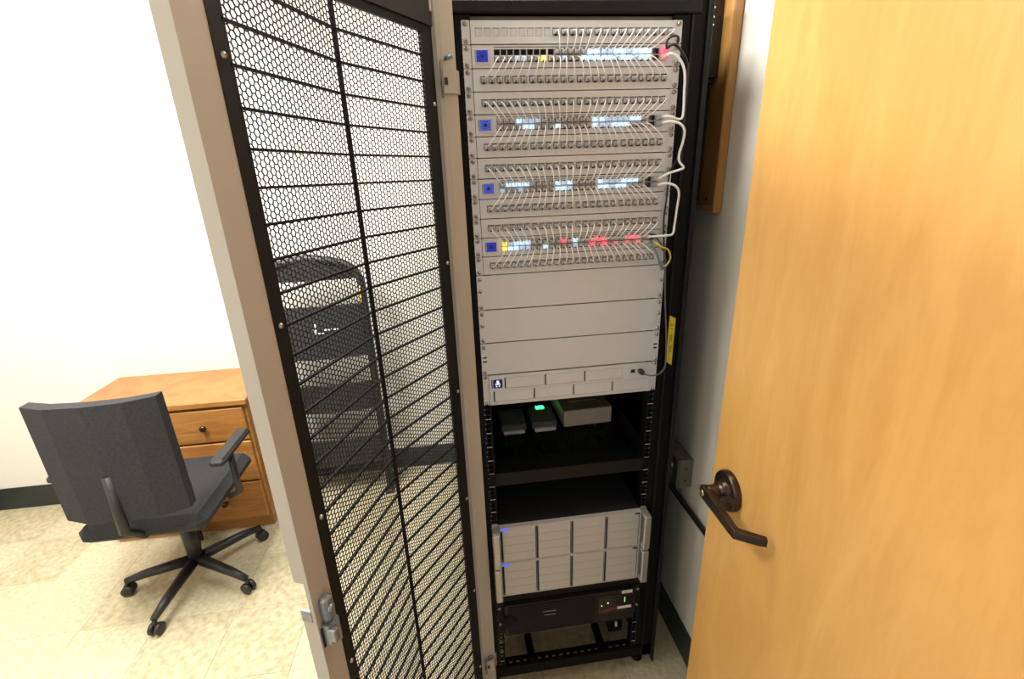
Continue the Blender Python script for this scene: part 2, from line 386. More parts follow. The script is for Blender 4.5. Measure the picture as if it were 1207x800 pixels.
# perforated door, bowed in plan: hinge half and latch half
Hm, Mm, Lm = Vector((-.3229,-.05)), Vector((-.4556,-.2309)), Vector((-.5428,-.4527))
d1 = (Mm-Hm).normalized(); d2 = (Lm-Mm).normalized()
o1 = Vector((d1.y,-d1.x)); o2 = Vector((d2.y,-d2.x))      # outward normals (away from the rack interior)
ZT, ZB = Z(-.032), .055
DT, DB = Z(.062), .03
LH, LF = (Mm-Hm).length, (Lm-Mm).length
pa, pb = Lm+d2*.021, Lm+d2*.067
door = MB()
door.prism([pa, pb, pb+o2*.008, pa+o2*.008], DB, DT)
for z0, z1 in ((DB, Z(-.996)), (Z(-.912), DT)):
    q = pb+o2*.008; e = pb+o2*.026
    door.prism([q, e, e-d2*.004, q-d2*.004], z0, z1)
    door.prism([e, e-d2*.05, e-d2*.05-o2*.003, e-d2*.004-o2*.003], z0, z1)
hs0 = Hm-d1*.032
door.prism([tuple(hs0), (-.2965,-.0275), (-.2955,-.0285), (-.284,-.027), (-.2835,-.0245), (-.2575,-.0165), (-.2575,-.005), (-.312,-.005)], DB, DT)
dr = ob('front_door', door, BEIGE, rack); dr['label'] = 'beige framed door with black perforated bowed mesh'
# black inner frame
fr = MB()
def strip(m, A, B, o, t0, t1, z0, z1): m.prism([A+o*t0, B+o*t0, B+o*t1, A+o*t1], z0, z1)
strip(fr, Lm-d2*.004, pa, o2, -.001, .006, DB, DT)
strip(fr, hs0, Hm+d1*.004, o1, -.001, .006, DB, DT)
for z0,z1 in ((DB,ZB),(ZT,Z(-.018))):
    strip(fr, Hm, Mm, o1, -.001, .006, z0, z1); strip(fr, Mm, Lm, o2, -.001, .006, z0, z1)
ob('inner_frame', fr, BLACK2, dr)
tp = MB(); strip(tp, Hm-d1*.03, Mm, o1, -.006, .010, Z(-.018), DT); strip(tp, Mm, Lm+d2*.02, o2, -.006, .010, Z(-.018), DT)
ob('top_channel', tp, BRONZE, dr)
# perforated sheet: hexagonal holes in staggered columns
def sheet():
    A = .00942; R = A/math.sqrt(3); h = .0046; px = A*math.sqrt(3)/2; vs = []; fs = []
    ca = [(math.cos(k*math.pi/3), math.sin(k*math.pi/3)) for k in range(6)]
    for O, d, o, Ln in ((Hm,d1,o1,LH),(Mm,d2,o2,LF)):
        nc = int(Ln/px)
        for i in range(nc+1):
            s0 = i*Ln/nc
            nz = int((ZT-ZB)/A)
            for j in range(nz+1):
                z0 = ZT-.002-j*A-(A/2 if i%2 else 0)
                b = len(vs)
                for (r, t) in ((R*1.005,.002),(h,.002),(h,.0034)):
                    for cx,cz in ca:
                        s = min(max(s0+r*cx*(Ln/nc)/px, 0), Ln); q = O+d*s+o*t
                        vs.append((q.x,q.y,z0+r*cz))
                for k in range(6):
                    l = (k+1)%6
                    fs.append((b+k,b+l,b+6+l,b+6+k)); fs.append((b+6+k,b+6+l,b+12+l,b+12+k))
    me = bpy.data.meshes.new('perforated_sheet'); me.from_pydata(vs, [], fs); me.materials.append(MESHM); me.update(); return me
link('perforated_sheet', sheet(), dr)['label'] = 'black perforated sheet with staggered hexagonal holes'
rb = MB()
strip(rb, Hm, Mm, o1, -.002, .003, -.0018, .0018); strip(rb, Mm, Lm, o2, -.002, .003, -.0018, .0018)
rbm = rb.mesh('rib', MESHM)
k = 0
while Z(-.0733-.0471*k) > ZB: link('rib', rbm, dr, (0,0,Z(-.0733-.0471*k))); k += 1
ob('centre_rib', MB().prism([Mm-d1*.0024-o1*.003, Mm-o1*.003-d1*.0005, Mm+d2*.0024-o2*.003, Mm+d2*.0024+o2*.004, Mm+o2*.004, Mm-d1*.0024+o1*.004], ZB, ZT), MESHM, dr)
def screwmesh(r, hgt, name='screw'):
    m = MB(); m.lathe([(r,0),(r*.95,hgt*.4),(r*.62,hgt*.85),(r*.25,hgt)], (0,0,0), (0,-1,0), 12)
    m.box(-r*.55, r*.55, -hgt*1.03, -hgt*.8, -r*.1, r*.1, 1); m.box(-r*.1, r*.1, -hgt*1.03, -hgt*.8, -r*.55, r*.55, 1)
    return m.mesh(name, [SCREW, DARK])
sm = screwmesh(.0045, .004)
for z in (-.16,-.494,-.826,-1.160,-1.5,-1.83):
    q = Lm+d2*.009-o2*.001; link('screw', sm, dr, (q.x,q.y,Z(z)), (0,0,math.atan2(-o2.y,-o2.x)+math.pi/2))
    q = Hm-d1*.023-o1*.001; link('screw', sm, dr, (q.x,q.y,Z(z+.001)), (0,0,math.atan2(-o1.y,-o1.x)+math.pi/2))
# latch on the free stile
lc = Lm+d2*.046; ang = math.atan2(d2.y,d2.x)
lm = MB()   # local x along the door toward its free edge, -y toward the viewer side
lm.cbox(-.009,.009,-.016,0,.045,.088,.004).cbox(-.007,.012,-.012,0,.038,.050,.003)
lm.lathe([(.0065,0),(.0065,.003),(.004,.005)], (-.001,-.016,.068), (0,-1,0), 12)
lm.prism([(-.012,0),(.009,0),(.009,-.018),(.002,-.024),(-.012,-.014)], 0, .040).cbox(-.013,-.002,-.026,-.01,.008,.034,.002)
la = ob('latch', lm, STEEL, dr, (lc.x,lc.y,Z(-1.052)), (0,0,ang+math.pi)); la.scale = (1.15,1,1.08); la['label'] = 'zinc grey latch mechanism'
ob('latch_slot', MB().box(-.015,-.011,-.002,.001,-.004,.035).box(.009,.013,-.002,.001,.04,.06), DARK, la)
hh = pb+o2*.018
ob('swing_handle', MB().prism([pb+o2*.007-d2*.003, pb+o2*.026-d2*.003, pb+o2*.026+d2*.001, pb+o2*.007+d2*.001], Z(-.995), Z(-.972)), STEEL, dr)
# hinges
for z0,z1 in ((-.139,-.094),(-1.862,-1.812)):
    h = MB().prism([(-.286,-.034),(-.262,-.030),(-.252,-.008),(-.252,-.003),(-.2565,-.006),(-.266,-.026),(-.286,-.030)], Z(z0), Z(z1))
    hp = ob('hinge_plate', h, BEIGE, dr); hp['label'] = 'beige hinge bracket'
    ob('hinge_slot', MB().prism([(-.2845,-.0345),(-.277,-.0335),(-.277,-.0325),(-.2845,-.0335)], Z((z0+z1)/2-.007), Z((z0+z1)/2+.007)), DARK, hp)
    hx = (-.289, -.033)
    ob('hinge_pin', MB().tube([(*hx,Z(z0-.008)),(*hx,Z(z1+.012)),(hx[0]+.003,hx[1],Z(z1+.016)),(hx[0]+.012,hx[1],Z(z1+.019))], .0024, 8), STEEL, hp)
    ob('pin_grip', MB().tube([(hx[0]+.008,hx[1],Z(z1+.018)),(hx[0]+.024,hx[1],Z(z1+.023))], .0042, 8), STEELB, hp)
    ob('pin_spring', MB().tube([(hx[0]+.003*math.cos(t*.9), hx[1]+.003*math.sin(t*.9), Z(z0+.012+.0006*t)) for t in range(40)], .0008, 4), STEEL, hp)
ob('top_hinge_bracket', MB().cbox(-.322,-.300,-.034,-.024,Z(.006),Z(.055),.002), BEIGE, dr)
link('screw', sm, dr, (-.3215,-.040,Z(.036)), (0,0,math.atan2(-o1.y,-o1.x)+math.pi/2))

# ------------------------------------------------------------------ rack units: panels and switches
ORD = ['first','second','third','fourth','fifth','sixth','seventh','eighth','ninth','tenth','eleventh','twelfth','thirteenth','fourteenth','fifteenth','sixteenth','seventeenth','eighteenth','nineteenth','twentieth','twenty-first','twenty-second','twenty-third','twenty-fourth']
HW, G = .2413, .0010
earscrew = screwmesh(.0052, .0058, 'ear_screw')
def ears(t, h, zs, y=-.0022):
    for sg in (-1,1):
        for z in zs: link('ear_screw', earscrew, t, (sg*.2335, y, z))
def faceplate(h, holes, y0=-.0045, ear=True):
    m = MB()
    for sg in (-1,1): m.cbox(min(sg*.2236,sg*HW), max(sg*.2236,sg*HW), -.0022, -.0002, G, h-G, .0004)
    m.plate(-.2226, .2226, G, h-G, y0, .0, holes)
    m.box(-.219,.219,.012,.05,.002,h-.002)      # body behind the face
    return m
# keystone jack: ring with a dark opening, local centre, face at y=0
kj = MB().plate(-.0070,.0070,-.0074,.0060,-.0030,.004,[(-.0058,.0058,-.0052,.0045)], 0)
kj.box(-.0060,.0060,.004,.005,-.0055,.0048,1); kj.box(-.0066,.0066,-.0036,-.0030,.0048,.0060,0); kj.box(-.0018,.0018,-.0033,-.0029,-.0072,-.0054,1)
KJ = kj.mesh('jack', [GREYD, DARK])
KB = MB().cbox(-.0070,.0070,-.0040,.004,-.0072,.0072,.0005).mesh('blank_insert', BLANKM)
def patch_x(kind, i):
    if kind == 0: return -.2059+.01823*i
    return -.2075+.01735*(i+.5)+.0020*(i//6) - .0012
PZ = .0222
nm = MB()
for i in range(24): addtext(nm, str(i+1), .0036, patch_x(1,i), -.0047, .0075)
NUM = nm.mesh('port_numbers', INKG)
def patch(u, kind, label):
    t = thing('patch_bay', label, 'patch panel', (0,0,Z(-U*(u+1))), group='patch panels')
    holes = [(patch_x(kind,i)-.0073, patch_x(kind,i)+.0073, PZ-.0076, PZ+.0080) for i in range(24)]
    ob('face_plate', faceplate(U, holes), [GREY, DARK], t)
    for i in range(24):
        if kind == 0 and i < 9: link('blank_insert', KB, t, (patch_x(kind,i), 0, PZ))
        else: link('jack', KJ, t, (patch_x(kind,i), 0, PZ))
    if kind: link('port_numbers', NUM, t)
    ears(t, U, (.0068, .0376))
    return t
def sw_x(i): return -.1765+.01427*(i+.5)+.0026*(i//8)
SZU, SZL = U-.0145, U-.0272
pj = MB().plate(-.0064,.0064,-.0056,.0056,-.0010,.010,[(-.0058,.0058,-.0050,.0050)],0)
pj.box(-.0060,.0060,.010,.011,-.0052,.0052,1)
PJ = pj.mesh('port', [mat('port_metal',(.20,.20,.20),.35,metal=.6,var=.1,scale=200), DARK])
sf = MB().plate(-.0072,.0072,-.0056,.0056,-.0012,.02,[(-.0066,.0066,-.0050,.0050)],0); sf.box(-.0068,.0068,.02,.021,-.0052,.0052,1)
SF = sf.mesh('fibre_cage', [mat('cage_metal',(.16,.155,.15),.3,metal=.8,var=.1,scale=200), DARK])
def graphic(n):
    m = MB()
    m.lathe([(.0042,0),(.0042,.0002)], (0,0,0), (0,-1,0), 16)
    for k in range(8):
        a = k*math.pi/4+.2
        m.lathe([(.0013,0),(.0013,.0002)], (.0075*math.cos(a),0,.0075*math.sin(a)), (0,-1,0), 8)
    return m
GR = graphic(0).mesh('screen_graphic', SCRNAVY)
def switch(u, label, smat):
    t = thing('network_switch', label, 'network switch', (0,0,Z(-U*(u+1))), group='network switches')
    holes = [(sw_x(i)-.0066, sw_x(i)+.0066, z-.0058, z+.0058) for i in range(24) for z in (SZU,SZL)]
    holes += [(x-.0074, x+.0074, z-.0058, z+.0058) for x in (.1830,.1990) for z in (SZU,SZL)]
    ob('face_plate', faceplate(U, holes, -.0040), [GREY, DARK], t)
    for i in range(24):
        for z in (SZU,SZL): link('port', PJ, t, (sw_x(i), -.0030, z))
    for x in (.1830,.1990):
        for z in (SZU,SZL): link('fibre_cage', SF, t, (x, -.0030, z))
    ob('screen_bezel', MB().cbox(-.0150,.0150,-.0012,.0,-.0170,.0130,.0004), mat('bezel_pale',(.56,.54,.52),.4,var=.02,scale=60), t, (-.2005,-.0040,.0225))
    s = ob('screen', MB().cbox(-.0120,.0120,-.0010,0,-.0110,.0110,.0003), smat, t, (-.2010,-.0052,.0230))
    link('screen_graphic', GR, s, (0,-.0011,0))
    ob('tray_latch', MB().box(-.0008,.0008,-.0006,0,-.011,.011), DARK, t, (-.2150,-.0046,.0230))
    ob('vent_line', MB().box(-.176,.174,-.0004,0,-.0006,.0006), DARK, t, (0,-.0041,U-.0050))
    ears(t, U, (.0068, .0376))
    return t
PL = ['topmost patch panel, its nine leftmost positions blank and uncabled',
      'patch panel directly below the topmost switch', 'patch panel directly above the second switch from the top',
      'patch panel directly below the second switch from the top', 'patch panel directly above the third switch from the top',
      'patch panel directly below the third switch from the top', 'patch panel directly above the lowest switch',
      'lowest patch panel, between the lowest switch and the blank panels']
SLB = ['topmost silver switch with deep blue screen and one yellow lit plug', 'second silver switch from the top with bright blue screen',
       'third silver switch from the top with pale blue screen', 'lowest silver switch with two yellow and several red lit plugs']
for k,u in enumerate((0,2,3,5,6,8,9,11)): patch(u, 0 if k == 0 else 1, PL[k])
for k,u in enumerate((1,4,7,10)): switch(u, SLB[k], [SCRBLUE, SCRBLUE2, SCRBLUE2, SCRBLUE][k])
# blank panels
for k,u in enumerate((12,14,16)):
    t = thing('blank_panel', ['plain silver blank panel just under the lowest patch panel', 'plain silver blank panel in the middle of the three', 'plain silver blank panel with dark slots just above the drive recorder'][k], 'blank panel', (0,0,Z(-U*(u+2))), group='blank panels')
    h = []
    if k == 2:
        h = [(sg*.2325-.0055, sg*.2325+.0055, z, z+.0045) for sg in (-1,1) for z in (.036,.047)]
    m = MB().plate(-HW, HW, G+.0004, 2*U-G-.0004, -.0028, -.0002, h)
    ob('face_plate', m, GREY, t)
    ob('stiffener', MB().box(-.205,.205,-.0002,.012,.003,.006).box(-.205,.205,-.0002,.012,2*U-.006,2*U-.003), GREY, t)
    for z in (.0075, .078): 
        for sg in (-1,1): link('ear_screw', earscrew, t, (sg*.2335, -.0028, z))
    if k != 2:
        for sg in (-1,1): link('ear_screw', earscrew, t, (sg*.2335, -.0028, .048))
# drive recorder
t = thing('video_recorder', 'silver two-row recorder with seven drive bays and a small logo screen', 'recorder', (0,0,Z(-U*20)))
m = MB()
for sg in (-1,1): m.cbox(min(sg*.2256,sg*HW), max(sg*.2256,sg*HW), -.0022, -.0002, G, 2*U-G, .0004)
bays = [(-.1840+.1092*k, -.1840+.1092*(k+1)-.0015, .0470, .0790) for k in range(3)] + [(-.2150+.1092*k, -.2150+.1092*(k+1)-.0015, .0095, .0415) for k in range(4)]
m.plate(-.2246, .2246, G+.001, 2*U-G-.001, -.0060, 0, bays+[(.166,.178,.060,.070),(.186,.199,.060,.070)])
m.box(-.219,.219,.02,.45,.002,2*U-.002)
ob('chassis', m, [GREY, DARK], t)
by = MB().cbox(.0038,.1074,-.0056,.002,.0006,.0314,.0005).box(0,.0036,.001,.003,0,.032,1).cbox(.101,.1035,-.0060,-.0050,.014,.0165,.0003,2).mesh('drive_bay', [GREY, DARK, STICK])
for q in bays: link('drive_bay', by, t, (q[0], 0, q[2]))
ob('back_lining', MB().box(-.218,.218,.004,.006,.004,.085), DARK, t)
s = ob('screen', MB().cbox(-.0125,.0125,-.001,0,-.0125,.0125,.0004), SCRNAVY, t, (-.2020,-.0062,.0630))
lg = MB().lathe([(.0035,0),(.0035,.0002)], (0,-.0011,.0065), (0,-1,0), 14).box(-.0055,.0055,-.0013,-.0011,.0005,.0025).box(-.007,.007,-.0013,-.0011,-.0025,-.001)
lg.box(-.0055,-.0025,-.0013,-.0011,-.0085,-.0055).box(.0020,.0050,-.0013,-.0011,-.0085,-.0055)
ob('screen_logo', lg, SCRWHITE, s)
ob('screen_edge', MB().box(-.0012,.0012,-.0005,0,-.0125,.0125), DARK, t, (-.2175,-.0060,.0630))
ob('bottom_strip', MB().cbox(-.2246,.2246,-.0078,-.0060,.0016,.0050,.0004), mat('strip_light',(.62,.60,.57),.35,metal=.2,var=.02,scale=30), t)
ob('port', PJ, None, t, (.192,-.0050,.065)); ob('port', PJ, None, t, (.172,-.0050,.065))
ears(t, 2*U, (.0065, .0823), -.0024)

# ------------------------------------------------------------------ patch cables
pg = MB().cbox(-.0057,.0057,-.0085,.0050,-.0044,.0044,.0008).box(-.0022,.0022,-.0060,.0040,-.0060,-.0045,1).box(-.0012,.0012,-.0087,-.0084,-.0044,-.0020,1)
pg.lathe([(.0032,0),(.0026,.004),(.0019,.009)], (0,-.0085,0), (0,-1,0), 8)
PGS = {k: pg.mesh('plug', [mm, DARK]) for k,mm in dict(n=PLUG,w=LITW,d=LITD,y=LITY,r=LITR,p=LITP).items()}
LIT = {('1','u'):dict(w=(14,15,18,19,21,22,23), d=(16,17,20)), ('1','l'):dict(y=(7,), d=(3,4,10,18,21), w=(13,14,15,16,17,19,20,22,23)),
       ('2','u'):dict(w=(3,15,16,21,22), d=(4,5,6,17,18,19,20)), ('2','l'):dict(w=(4,5,9,15,18,19,20), d=(16,17)),
       ('3','u'):dict(w=(1,2,3,4,9,11,16,20,21,22), d=(10,17,18,19)), ('3','l'):dict(w=(9,10,16,17,19,20), d=(0,3,11,18)),
       ('4','u'):dict(y=(0,), w=(2,3,4,12), d=(1,), r=(10,16,22), p=(15,17,21,23)), ('4','l'):dict(y=(0,), w=(1,2,7), d=(3,4,12), r=(15,17), p=(19,21,23))}
def stat(s, row, i):
    for k,v in LIT[s,row].items():
        if i in v: return k
    return 'n'
SWN = {'1':'topmost switch','2':'second switch from the top','3':'third switch from the top','4':'lowest switch'}
WORD = {'n':'','w':'white-lit ','d':'dimly lit ','y':'yellow-lit ','r':'red-lit ','p':'pink-lit '}
def patch_cable(s, row, i, kind, up_, us, cnt, first):
    xp, xs = patch_x(kind, i), sw_x(i)
    zs = Z(-U*(us+1)) + (SZU if row == 'u' else SZL); zp = Z(-U*(up_+1)) + PZ - .0003
    A = Vector((xp,-.0030,zp)); B = Vector((xs,-.0040,zs))
    j = random.uniform(-.004,.004); k = random.uniform(.016,.026)
    a0 = A+Vector((0,-.0180,0)); b0 = B+Vector((0,-.0180,0))
    pts = bez(a0, a0+Vector((j,-k,0)), b0+Vector((j*.5,-k*.8, 0)), b0, 12)
    mid = (A+B)/2
    m = MB().tube([Vector(p)-A for p in pts], .00112, 6)
    st = stat(s, row, i)
    lab = '%s from left of the thin white cables %s the %s' % (ORD[i-first], 'above' if row == 'u' else 'below', SWN[s])
    o = ob('patch_cable', m, CABLE, None, A)
    tag(o, lab, 'cable', 'thin white patch cables')
    link('plug', PGS['n'], o, (0,0,0))
    q = link('plug', PGS[st], o, B-A, (0, math.pi if row == 'u' else 0, 0))
    if st != 'n': q['label'] = WORD[st]+'plug'
for s,us in (('1',1),('2',4),('3',7),('4',10)):
    for i in range(24):
        if s == '1' and i < 9: continue
        patch_cable(s, 'u', i, 0 if s == '1' else 1, us-1, us, 24, 9 if s == '1' else 0)
    for i in range(24): patch_cable(s, 'l', i, 1, us+1, us, 24, 0)
# thicker cables at the right-hand side
def cable(name, pts, r, m, label, plugs=()):
    P = [Vector((x,y,z+ZO)) for x,y,z in pts]; o0 = P[0]
    o = ob(name, MB().tube([q-o0 for q in spline(P)], r, 8), m, None, o0); tag(o, label, 'cable', 'cables at the right side of the rack')
    for q,mm in plugs:
        p = Vector((q[0],q[1],q[2]+ZO))-o0
        ob('plug', MB().cbox(-.0065,.0065,-.016,.004,-.0050,.0050,.001).cbox(-.005,.005,-.024,-.016,-.004,.004,.001), mm, o, p)
    return o
def cage(u, col, row): return (.1830 if col == 0 else .1990, -.004, -U*(u+1)+(SZU if row == 'u' else SZL))
up1 = [(0.1990,-0.026,-0.0717),(0.206,-0.038,-0.071),(0.222,-0.042,-0.083),(0.237,-0.038,-0.106),(0.246,-0.026,-0.146),(0.250,-0.020,-0.190),(0.238,-0.026,-0.199),(0.214,-0.036,-0.194),(.1990,-0.026,-.1923)]
cable('uplink_cable', up1, .0027, CABLE, 'thick white cable looping from the topmost switch to the second switch', [(cage(1,1,'l'),LITP),(cage(4,1,'u'),PLUG)])
up2 = [(0.1990,-0.026,-0.2050),(0.214,-0.038,-0.204),(0.234,-0.043,-0.210),(0.248,-0.038,-0.224),(0.252,-0.026,-0.248),(0.249,-0.02,-0.269),(0.250,-0.02,-0.288),(0.260,-0.024,-0.302),(0.246,-0.034,-0.307),(0.219,-0.036,-0.314),(.1990,-0.026,-.3257)]
cable('uplink_cable', up2, .0027, CABLE, 'thick white cable looping from the second switch to the third switch', [(cage(4,1,'l'),PLUG),(cage(7,1,'u'),PLUG)])
up3 = [(0.1990,-0.026,-0.3384),(0.216,-0.038,-0.336),(0.235,-0.043,-0.343),(0.247,-0.038,-0.36),(0.251,-0.026,-0.394),(0.251,-0.02,-0.435),(0.245,-0.026,-0.455),(0.222,-0.036,-0.457),(0.204,-0.036,-0.457),(.1830,-0.026,-.4590)]
cable('uplink_cable', up3, .0027, CABLE, 'thick white cable looping from the third switch to the lowest switch', [(cage(7,1,'l'),PLUG),(cage(10,0,'u'),PLUG)])
cable('power_cable', [(0.1990,-0.026,-0.059),(0.203,-0.040,-0.055),(0.214,-0.042,-0.058),(0.234,-0.03,-0.070),(0.252,-.014,-0.082),(0.257,-.012,-0.11),(.258,-.010,-.30)], .0030, CABLEK, 'black cable arching from the topmost switch into the right side of the rack', [(cage(1,1,'u'),LITR)])
cable('strap_cable', [(0.190,-0.042,-0.064),(0.189,-0.046,-0.050),(0.198,-0.048,-0.042),(0.214,-0.042,-0.041),(0.226,-0.018,-0.047)], .0025, CABLEK, 'short black strap looped over the right end of the topmost switch')
cable('recorder_cable', [(0.192,-0.026,-0.824),(0.200,-0.034,-0.826),(0.213,-0.040,-0.826),(0.234,-0.037,-0.824),(0.254,-0.024,-0.812),(0.260,-0.014,-0.787),(0.256,-0.012,-0.715),(0.2445,-0.014,-0.62),(0.238,-0.016,-0.548),(0.233,-0.018,-0.508),(0.214,-0.028,-0.475),(.1990,-0.026,-.4590)], .0021, CABLEG, 'dark grey cable from the recorder past the yellow tag to the lowest switch', [((.192,-.006,-.824),CABLEK),(cage(10,1,'u'),CABLEK)])
cable('side_cable', [(0.236,-0.014,-0.53),(0.230,-0.012,-0.466),(0.226,-0.013,-0.414),(0.229,-0.014,-0.364),(0.231,-0.014,-0.316),(0.247,-0.010,-0.287),(.262,-.010,-.25)], .0022, CABLEK, 'black cable running up beside the third switch and its panels')
cable('jumper_cable', [(.1830,-0.026,-.4717),(0.190,-0.036,-0.480),(0.203,-0.036,-0.499),(0.214,-0.028,-0.518),(0.222,-0.022,-0.533),(.240,-.008,-.545)], .0024, TEAL, 'teal cable hanging from the right end of the lowest switch', [(cage(10,0,'l'),DEVW)])
cable('jumper_cable', [(.1990,-0.026,-.4717),(0.205,-0.037,-0.477),(0.215,-0.038,-0.484),(0.236,-0.028,-0.493),(0.246,-0.022,-0.513),(0.240,-0.024,-0.527),(0.230,-0.030,-0.533)], .0022, YEL, 'yellow cable curling beside the right end of the lowest switch', [(cage(10,1,'l'),PLUG)])
# yellow warning tag
tg = thing('cable_tag', 'yellow warning tag hanging inside the right of the rack', 'tag', (.272,-.008,Z(-.815)))
ob('tag_card', MB().add([(-.008,0,.012),(.009,0,0),(.010,0,.135),(-.007,0,.144),(-.008,.001,.012),(.009,.001,0),(.010,.001,.135),(-.007,.001,.144)], [(0,1,2,3),(7,6,5,4),(0,4,5,1),(1,5,6,2),(2,6,7,3),(3,7,4,0)]), YTAG, tg)
ob('tag_print', MB().box(-.004,.005,-.0006,-.0002,.105,.108).box(-.004,.005,-.0006,-.0002,.114,.120).box(-.003,.004,-.0006,-.0002,.070,.090).box(-.003,.004,-.0006,-.0002,.040,.058), mat('tag_ink',(.35,.27,.02),.6,var=.2,scale=80), tg)

# ------------------------------------------------------------------ shelf and what stands on it
SHZ = Z(-1.112)
t = thing('rack_shelf', 'black vented rack shelf with a deep front lip', 'shelf', (0,0,Z(-1.153)))
sl = []
for row,(y0,y1) in enumerate(((.07,.15),(.18,.26),(.29,.37),(.40,.48))):
    for k in range(34):
        if k in (8,16,17,25): continue
        x = -.205+.0124*k; sl.append((x, x+.0045, y0, y1))
tray = MB().plate(-.220, .220, .0, .52, 0, .0016, sl)
tray.v = [(x, z, .041-y) for x,y,z in tray.v]; tray.f = [f for f in tray.f]
ob('tray', tray, BLACK, t)
ob('front_lip', MB().cbox(-.221,.221,-.0025,0,.0,.0418,.0008), BLACK2, t)
for sg in (-1,1):
    ob('side_wall', MB().prism([(sg*.2212,-.002),(sg*.2195,-.002),(sg*.2195,.52),(sg*.2212,.52)], .0, .041), BLACK, t)
    ob('mounting_ear', MB().cbox(min(sg*.2212,sg*.240), max(sg*.2212,sg*.240), -.0020, 0, .004, .042, .0005), BLACK, t)
    ob('support_bracket', MB().box(min(sg*.2195,sg*.221), max(sg*.2195,sg*.221), .01, .48, .041, .10), BLACK, t)
def gateway(x, label, led):
    t = thing('small_router', label, 'router', (x,.20,SHZ+.0002), group='small devices on the shelf')
    m = MB().cbox(-.043,.043,.012,.125,.006,.030,.004)
    ob('case', m, DEV, t)
    ob('front_foot', MB().cbox(-.036,.036,.0,.016,.0,.013,.003), DEVW, t)
    for k in range(7): ob('vent_ridge', MB().cbox(-.036,.036,.030+.011*k,.034+.011*k,.0295,.0308,.0003), DEV, t)
    ob('rear_foot', MB().cbox(-.036,.036,.11,.120,.0,.007,.001), DEV, t)
    if led: ob('status_light', MB().cbox(-.012,.016,.106,.124,.0300,.0330,.001), LEDGREEN, t)
gateway(-.137, 'small black device without a light, leftmost on the shelf', False)
gateway(-.033, 'small black device with a glowing green light, beside the carton', True)
t = thing('carton', 'pale brown carton on the shelf beside the green-lit device', 'box', (.117,.22,SHZ+.0002), .03)
ob('carton_body', MB().cbox(-.083,.083,0,.20,0,.058,.0012), CARD, t)
ob('lid', MB().cbox(-.0835,.0835,.001,.201,.0575,.060,.0008), CARDT, t)
ob('lid_print', MB().box(-.05,.05,.06,.065,.060,.0603).box(-.03,.03,.10,.12,.060,.0603), CARD, t)
ob('front_print', MB().box(-.020,.022,-.0004,0,.027,.030), mat('faint_print',(.58,.52,.43),.7,var=.05,scale=80), t)

# ------------------------------------------------------------------ servers
def server(u, label):
    H = 3*U
    t = thing('storage_server', label, 'server', (0,0,Z(-U*(u+3))), group='storage servers')
    ob('chassis', MB().cbox(-.2195,.2195,-.004,.62,.001,H-.001,.001), SRVT, t)
    m = MB(); cols = [(-.2165+.1083*k, -.2165+.1083*(k+1)) for k in range(4)]
    holes = [(a+.0010,b-.0010,.0045,H-.0055) for a,b in cols]
    m.plate(-.2195,.2195,.001,H-.001,-.0195,-.004,holes); m.box(-.2185,.2185,-.0085,-.0042,.002,H-.002,1)
    ob('front_frame', m, [SRV, DARK], t)
    n = 4; hh = (H-.0105)/n
    by = MB().cbox(.0044,.1040,-.0195,-.0085,.0004,hh-.0002,.0005).lathe([(.0012,0),(.0009,.0005)], (.098,-.0195,hh*.35), (0,-1,0), 6, 1).mesh('drive_bay', [SRV, STICK])
    for a,b_ in cols:
        for r in range(n): link('drive_bay', by, t, (a+.0005, 0, .0047+r*hh))
    for a,b_ in cols[1:]: ob('divider', MB().cbox(a-.0005,a+.0030,-.0210,-.0195,.006,H-.008,.0003), DARK, t)
    ob('divider', MB().cbox(-.2180,-.2150,-.0210,-.0195,.006,H-.014,.0003), DARK, t)
    ob('power_light', MB().cbox(-.2155,-.1935,-.0220,-.0195,H-.0100,H-.0045,.0006), LEDBLUE, t)
    ob('release_tab', MB().cbox(.199,.214,-.0215,-.0195,H-.0095,H-.0040,.0006), DARK, t)
    for sg in (-1,1):
        x0, x1 = sorted((sg*.2200, sg*.2410))
        e = ob('rack_ear', MB().cbox(x0,x1,-.0040,-.0006,.001,H-.001,.0006), ALU, t)
        # bracket handle: front bar with top and bottom returns
        xa, xb = sorted((sg*.2215, sg*.2420))
        ob('handle', MB().cbox(xa,xb,-.046,-.036,.004,H-.004,.003).cbox(xa,xb,-.038,-.004,.004,.014,.002).cbox(xa,xb,-.038,-.004,H-.014,H-.004,.002), ALU, e)
server(29, 'upper of the two silver sixteen-bay servers')
server(32, 'lower of the two silver sixteen-bay servers, above the battery unit')
# filler and battery backup
t = thing('battery_backup', 'black ribbed battery backup unit below the servers with white stickers', 'battery backup', (0,0,Z(-U*39)))
H = 3*U
ob('chassis', MB().cbox(-.2185,.2185,0,.60,.001,H-.001,.001), BLACK, t)
m = MB().cbox(-.2185,.2185,-.018,0,.002,H-.002,.002)
ob('bezel', m, UPSM, t)
g = MB()
for k in range(19):
    z = .010+k*.0062
    x1 = .085 if .046 < z < .125 else .085
    g.cbox(-.205, x1, -.0225, -.0178, z, z+.0034, .0007)
gg = ob('grille_slats', g, UPSM, t); gg['kind'] = 'stuff'
ob('finger_recess', MB().lathe([(.0,.0),(.024,.0003),(.0245,0)], (0,0,0), (0,-1,0), 20), BLACK, t, (-.2010,-.0230,.070))
ob('badge', MB().box(-.022,.020,-.0007,0,.0055,.0090).box(-.020,.018,-.0007,0,-.009,-.0065), INKG, t, (-.070,-.0225,.086))
cp = ob('control_panel', MB().cbox(.092,.206,-.0205,-.0175,.040,.118,.002), UPSD, t)
ob('status_led', MB().lathe([(.0022,0),(.0018,.0008)], (.104,-.0206,.079), (0,-1,0), 8), LEDW, cp)
